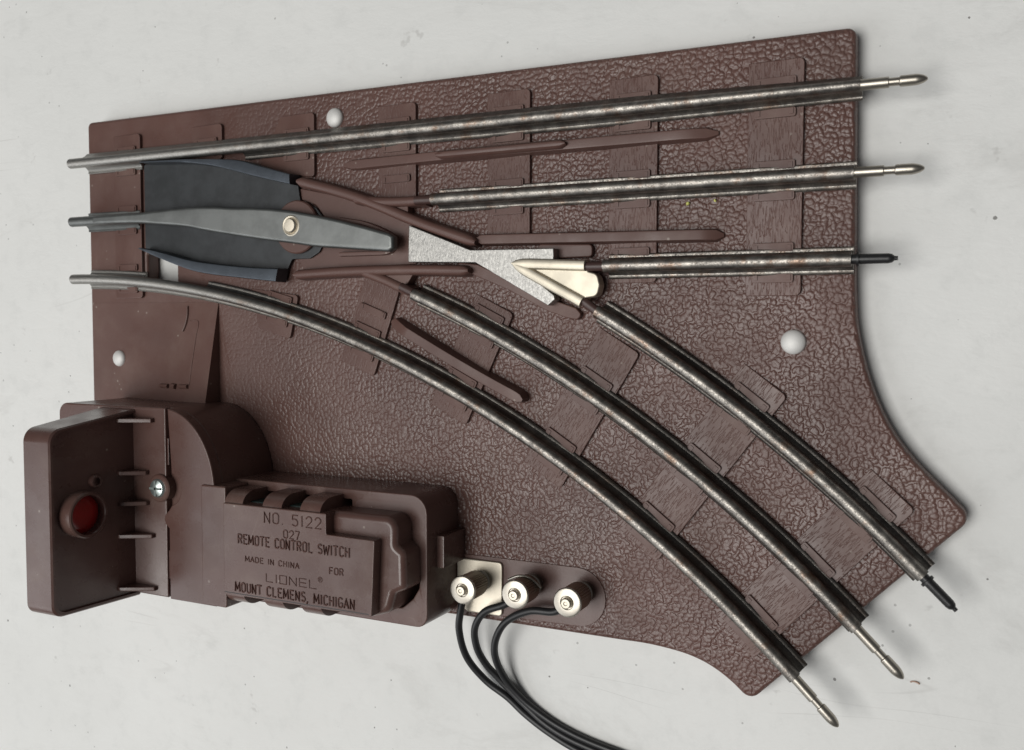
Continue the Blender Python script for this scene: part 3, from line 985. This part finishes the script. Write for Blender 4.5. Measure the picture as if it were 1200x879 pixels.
text("NO. 5122", 88.1, 105.4, -78.5, 2.6, 0.17)
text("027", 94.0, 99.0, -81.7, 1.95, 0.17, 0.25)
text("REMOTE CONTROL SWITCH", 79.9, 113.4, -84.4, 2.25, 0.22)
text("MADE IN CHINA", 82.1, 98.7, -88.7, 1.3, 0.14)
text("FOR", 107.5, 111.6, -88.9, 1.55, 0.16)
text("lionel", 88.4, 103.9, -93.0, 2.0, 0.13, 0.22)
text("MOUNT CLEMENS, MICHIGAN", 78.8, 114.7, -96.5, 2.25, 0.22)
# registered mark: a small ring with an R
cu = bpy.data.curves.new("tmp", 'CURVE'); cu.dimensions = '3D'; cu.bevel_depth = 0.08; cu.bevel_resolution = 2
for pl in [_arc(104.9, -90.6, .62, .62, 0, 360, 20)] + [[(104.62 + u * .6, -90.95 + v * .7) for u, v in q] for q in STROKES['R']]:
    sp = cu.splines.new('POLY'); sp.points.add(len(pl) - 1)
    for i, (u, v) in enumerate(pl): sp.points[i].co = (u, v, 30.02, 1)
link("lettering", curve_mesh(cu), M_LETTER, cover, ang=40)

# ------------------------------------------------------------------ terminal strip and posts
ts = [(128.0, -87.0), (160.5, -87.0)] + [(160.5 + 7.0 * math.cos(a), -94.0 + 7.0 * math.sin(a)) for a in [math.radians(90 - 180 * i / 14) for i in range(15)]] + [(128.0, -101.4)]
link("terminal_strip", plate([ts], 4.9, 5.3, 0.12), M_BROWN, base)
tp = link("terminal_plate", plate([rounded([(128.4, -87.9), (141.0, -87.9), (141.0, -101.2), (131.5, -101.2), (128.4, -99)], [.3, 1, 1, 1.5, 1.5], 4)], 5.28, 6.0, 0.3), M_BRIGHT, root)
POSTS = [(135.35, -92.9), (149.0, -92.35), (162.1, -92.5)]
for i, (x, y) in enumerate(POSTS):
    T = Matrix.Translation((x, y, 0))
    up_ = -0.2 + (0.3, 0.0, 0.1)[i]
    collar = lathe([(0, 5.2), (2.6, 5.2), (2.6, 6.6), (2.2, 6.8), (2.2, 9.6 + up_)], 32, T)
    nut = lathe([(2.2, 8.2 + up_), (3.0, 8.3 + up_), (3.15, 8.6 + up_), (3.15, 14.6 + up_), (3.35, 14.9 + up_), (3.4, 15.3 + up_), (3.2, 15.6 + up_), (2.9, 15.7 + up_), (1.65, 15.72 + up_), (1.55, 15.25 + up_), (1.2, 15.2 + up_)], 64, T,
                knurl=(8.5 + up_, 14.7 + up_, 0.36))
    post = link("binding_post", merge(collar, nut), M_NICKEL, root, ang=25)
    link("stud", lathe([(1.22, 15.0 + up_), (1.22, 16.3 + up_), (1.0, 16.6 + up_), (0.5, 16.62 + up_), (0.35, 16.5 + up_), (0, 16.5 + up_)], 28, T), M_BRIGHT, post)

# ------------------------------------------------------------------ the three-wire lead
lead = bpy.data.objects.new("wire_lead", None)
COL.objects.link(lead)
lead.location = (at(640, 860, 0) * MM)
lead.empty_display_size = 0.01
tag(lead, "black three-wire lead clamped under the three posts and trailing out of the picture", "cable")
PINV[lead.name] = Matrix.Translation(-lead.location)
W = [
    [(543, 696, 9.2), (540.5, 712, 8.8), (538, 738, 7.2), (547, 770, 4.6), (569, 797, 2.4), (595, 817, 1.4), (616, 837, 1.05), (643, 858, 1.0), (679, 880, 1.0), (740, 908, 1.0), (840, 938, 1.0), (960, 955, 1.0), (1110, 952, 1.0), (1300, 925, 1.0)],
    [(603, 701, 9.2), (590, 709, 8.9), (568, 717, 8.4), (556.5, 736, 7.2), (559, 759, 5.6), (570, 779, 3.8), (583, 793, 2.6), (599, 810, 1.6), (616, 827, 1.1), (638, 847, 1.0), (664, 864, 1.0), (699, 880, 1.0), (750, 900, 1.0), (845, 929, 1.0), (962, 945, 1.0), (1108, 942, 1.0), (1297, 915, 1.0)],
    [(664, 708, 9.4), (649, 717, 9.2), (621, 716, 9.0), (595, 727, 8.4), (582, 746, 7.3), (580, 768, 5.8), (591, 794, 3.6), (610, 817, 2.0), (630, 834, 1.25), (655, 851, 1.0), (684, 866, 1.0), (719, 880, 1.0), (768, 897, 1.0), (850, 920, 1.0), (964, 935, 1.0), (1106, 932, 1.0), (1294, 905, 1.0)],
]
for pts in W:
    path = catmull([at(*p) for p in pts], 10)
    wo = link("wire", tube(path, 0.90, 5), M_BLACK, lead)
# bare strand ends
a = at(604, 676, 10.5)
strand = catmull([at(596, 679, 9.8), at(607, 675, 10.5), at(618, 676, 10.4), at(627, 682, 9.6), at(634, 689, 8.8)], 6)
link("bare_strand", tube(strand, 0.32, 3), M_NICKEL, lead)

# ------------------------------------------------------------------ loose bits
v = at(1072, 801, 0)
curl = [Vector((v.x + 0.9 * math.cos(t), v.y + 0.45 * math.sin(t), 0.2 + 0.12 * math.sin(t * 2))) for t in [0.2 + 2.6 * i / 12 for i in range(13)]]
tag(link("wood_shaving", tube(curl, 0.16, 3), plain("pale_brown_shaving", (0.38, 0.25, 0.19), 0.6)), "tiny pale brown curled shaving on the white board by the middle pin tip", "shaving")
M_CRUMB = plain("yellow_green_crumb", (0.55, 0.55, 0.16), 0.6)


def crumb(px, py, r, label):
    bm = bmesh.new()
    bmesh.ops.create_icosphere(bm, subdivisions=2, radius=r)
    for q in bm.verts: q.co *= 1 + random.uniform(-0.28, 0.28)
    me = bpy.data.meshes.new("crumb"); bm.to_mesh(me); bm.free()
    me.transform(Matrix.Translation(at(px, py, 5.0 + r * 0.9)))
    tag(link("crumb", me, M_CRUMB, ang=60), label, "crumb", "yellow crumbs on the base")


crumb(806, 238.5, 0.45, "larger yellow green crumb on the pebbled brown base below the centre rail")
crumb(838, 235, 0.28, "smaller yellow green crumb on the brown base, right of the larger crumb")
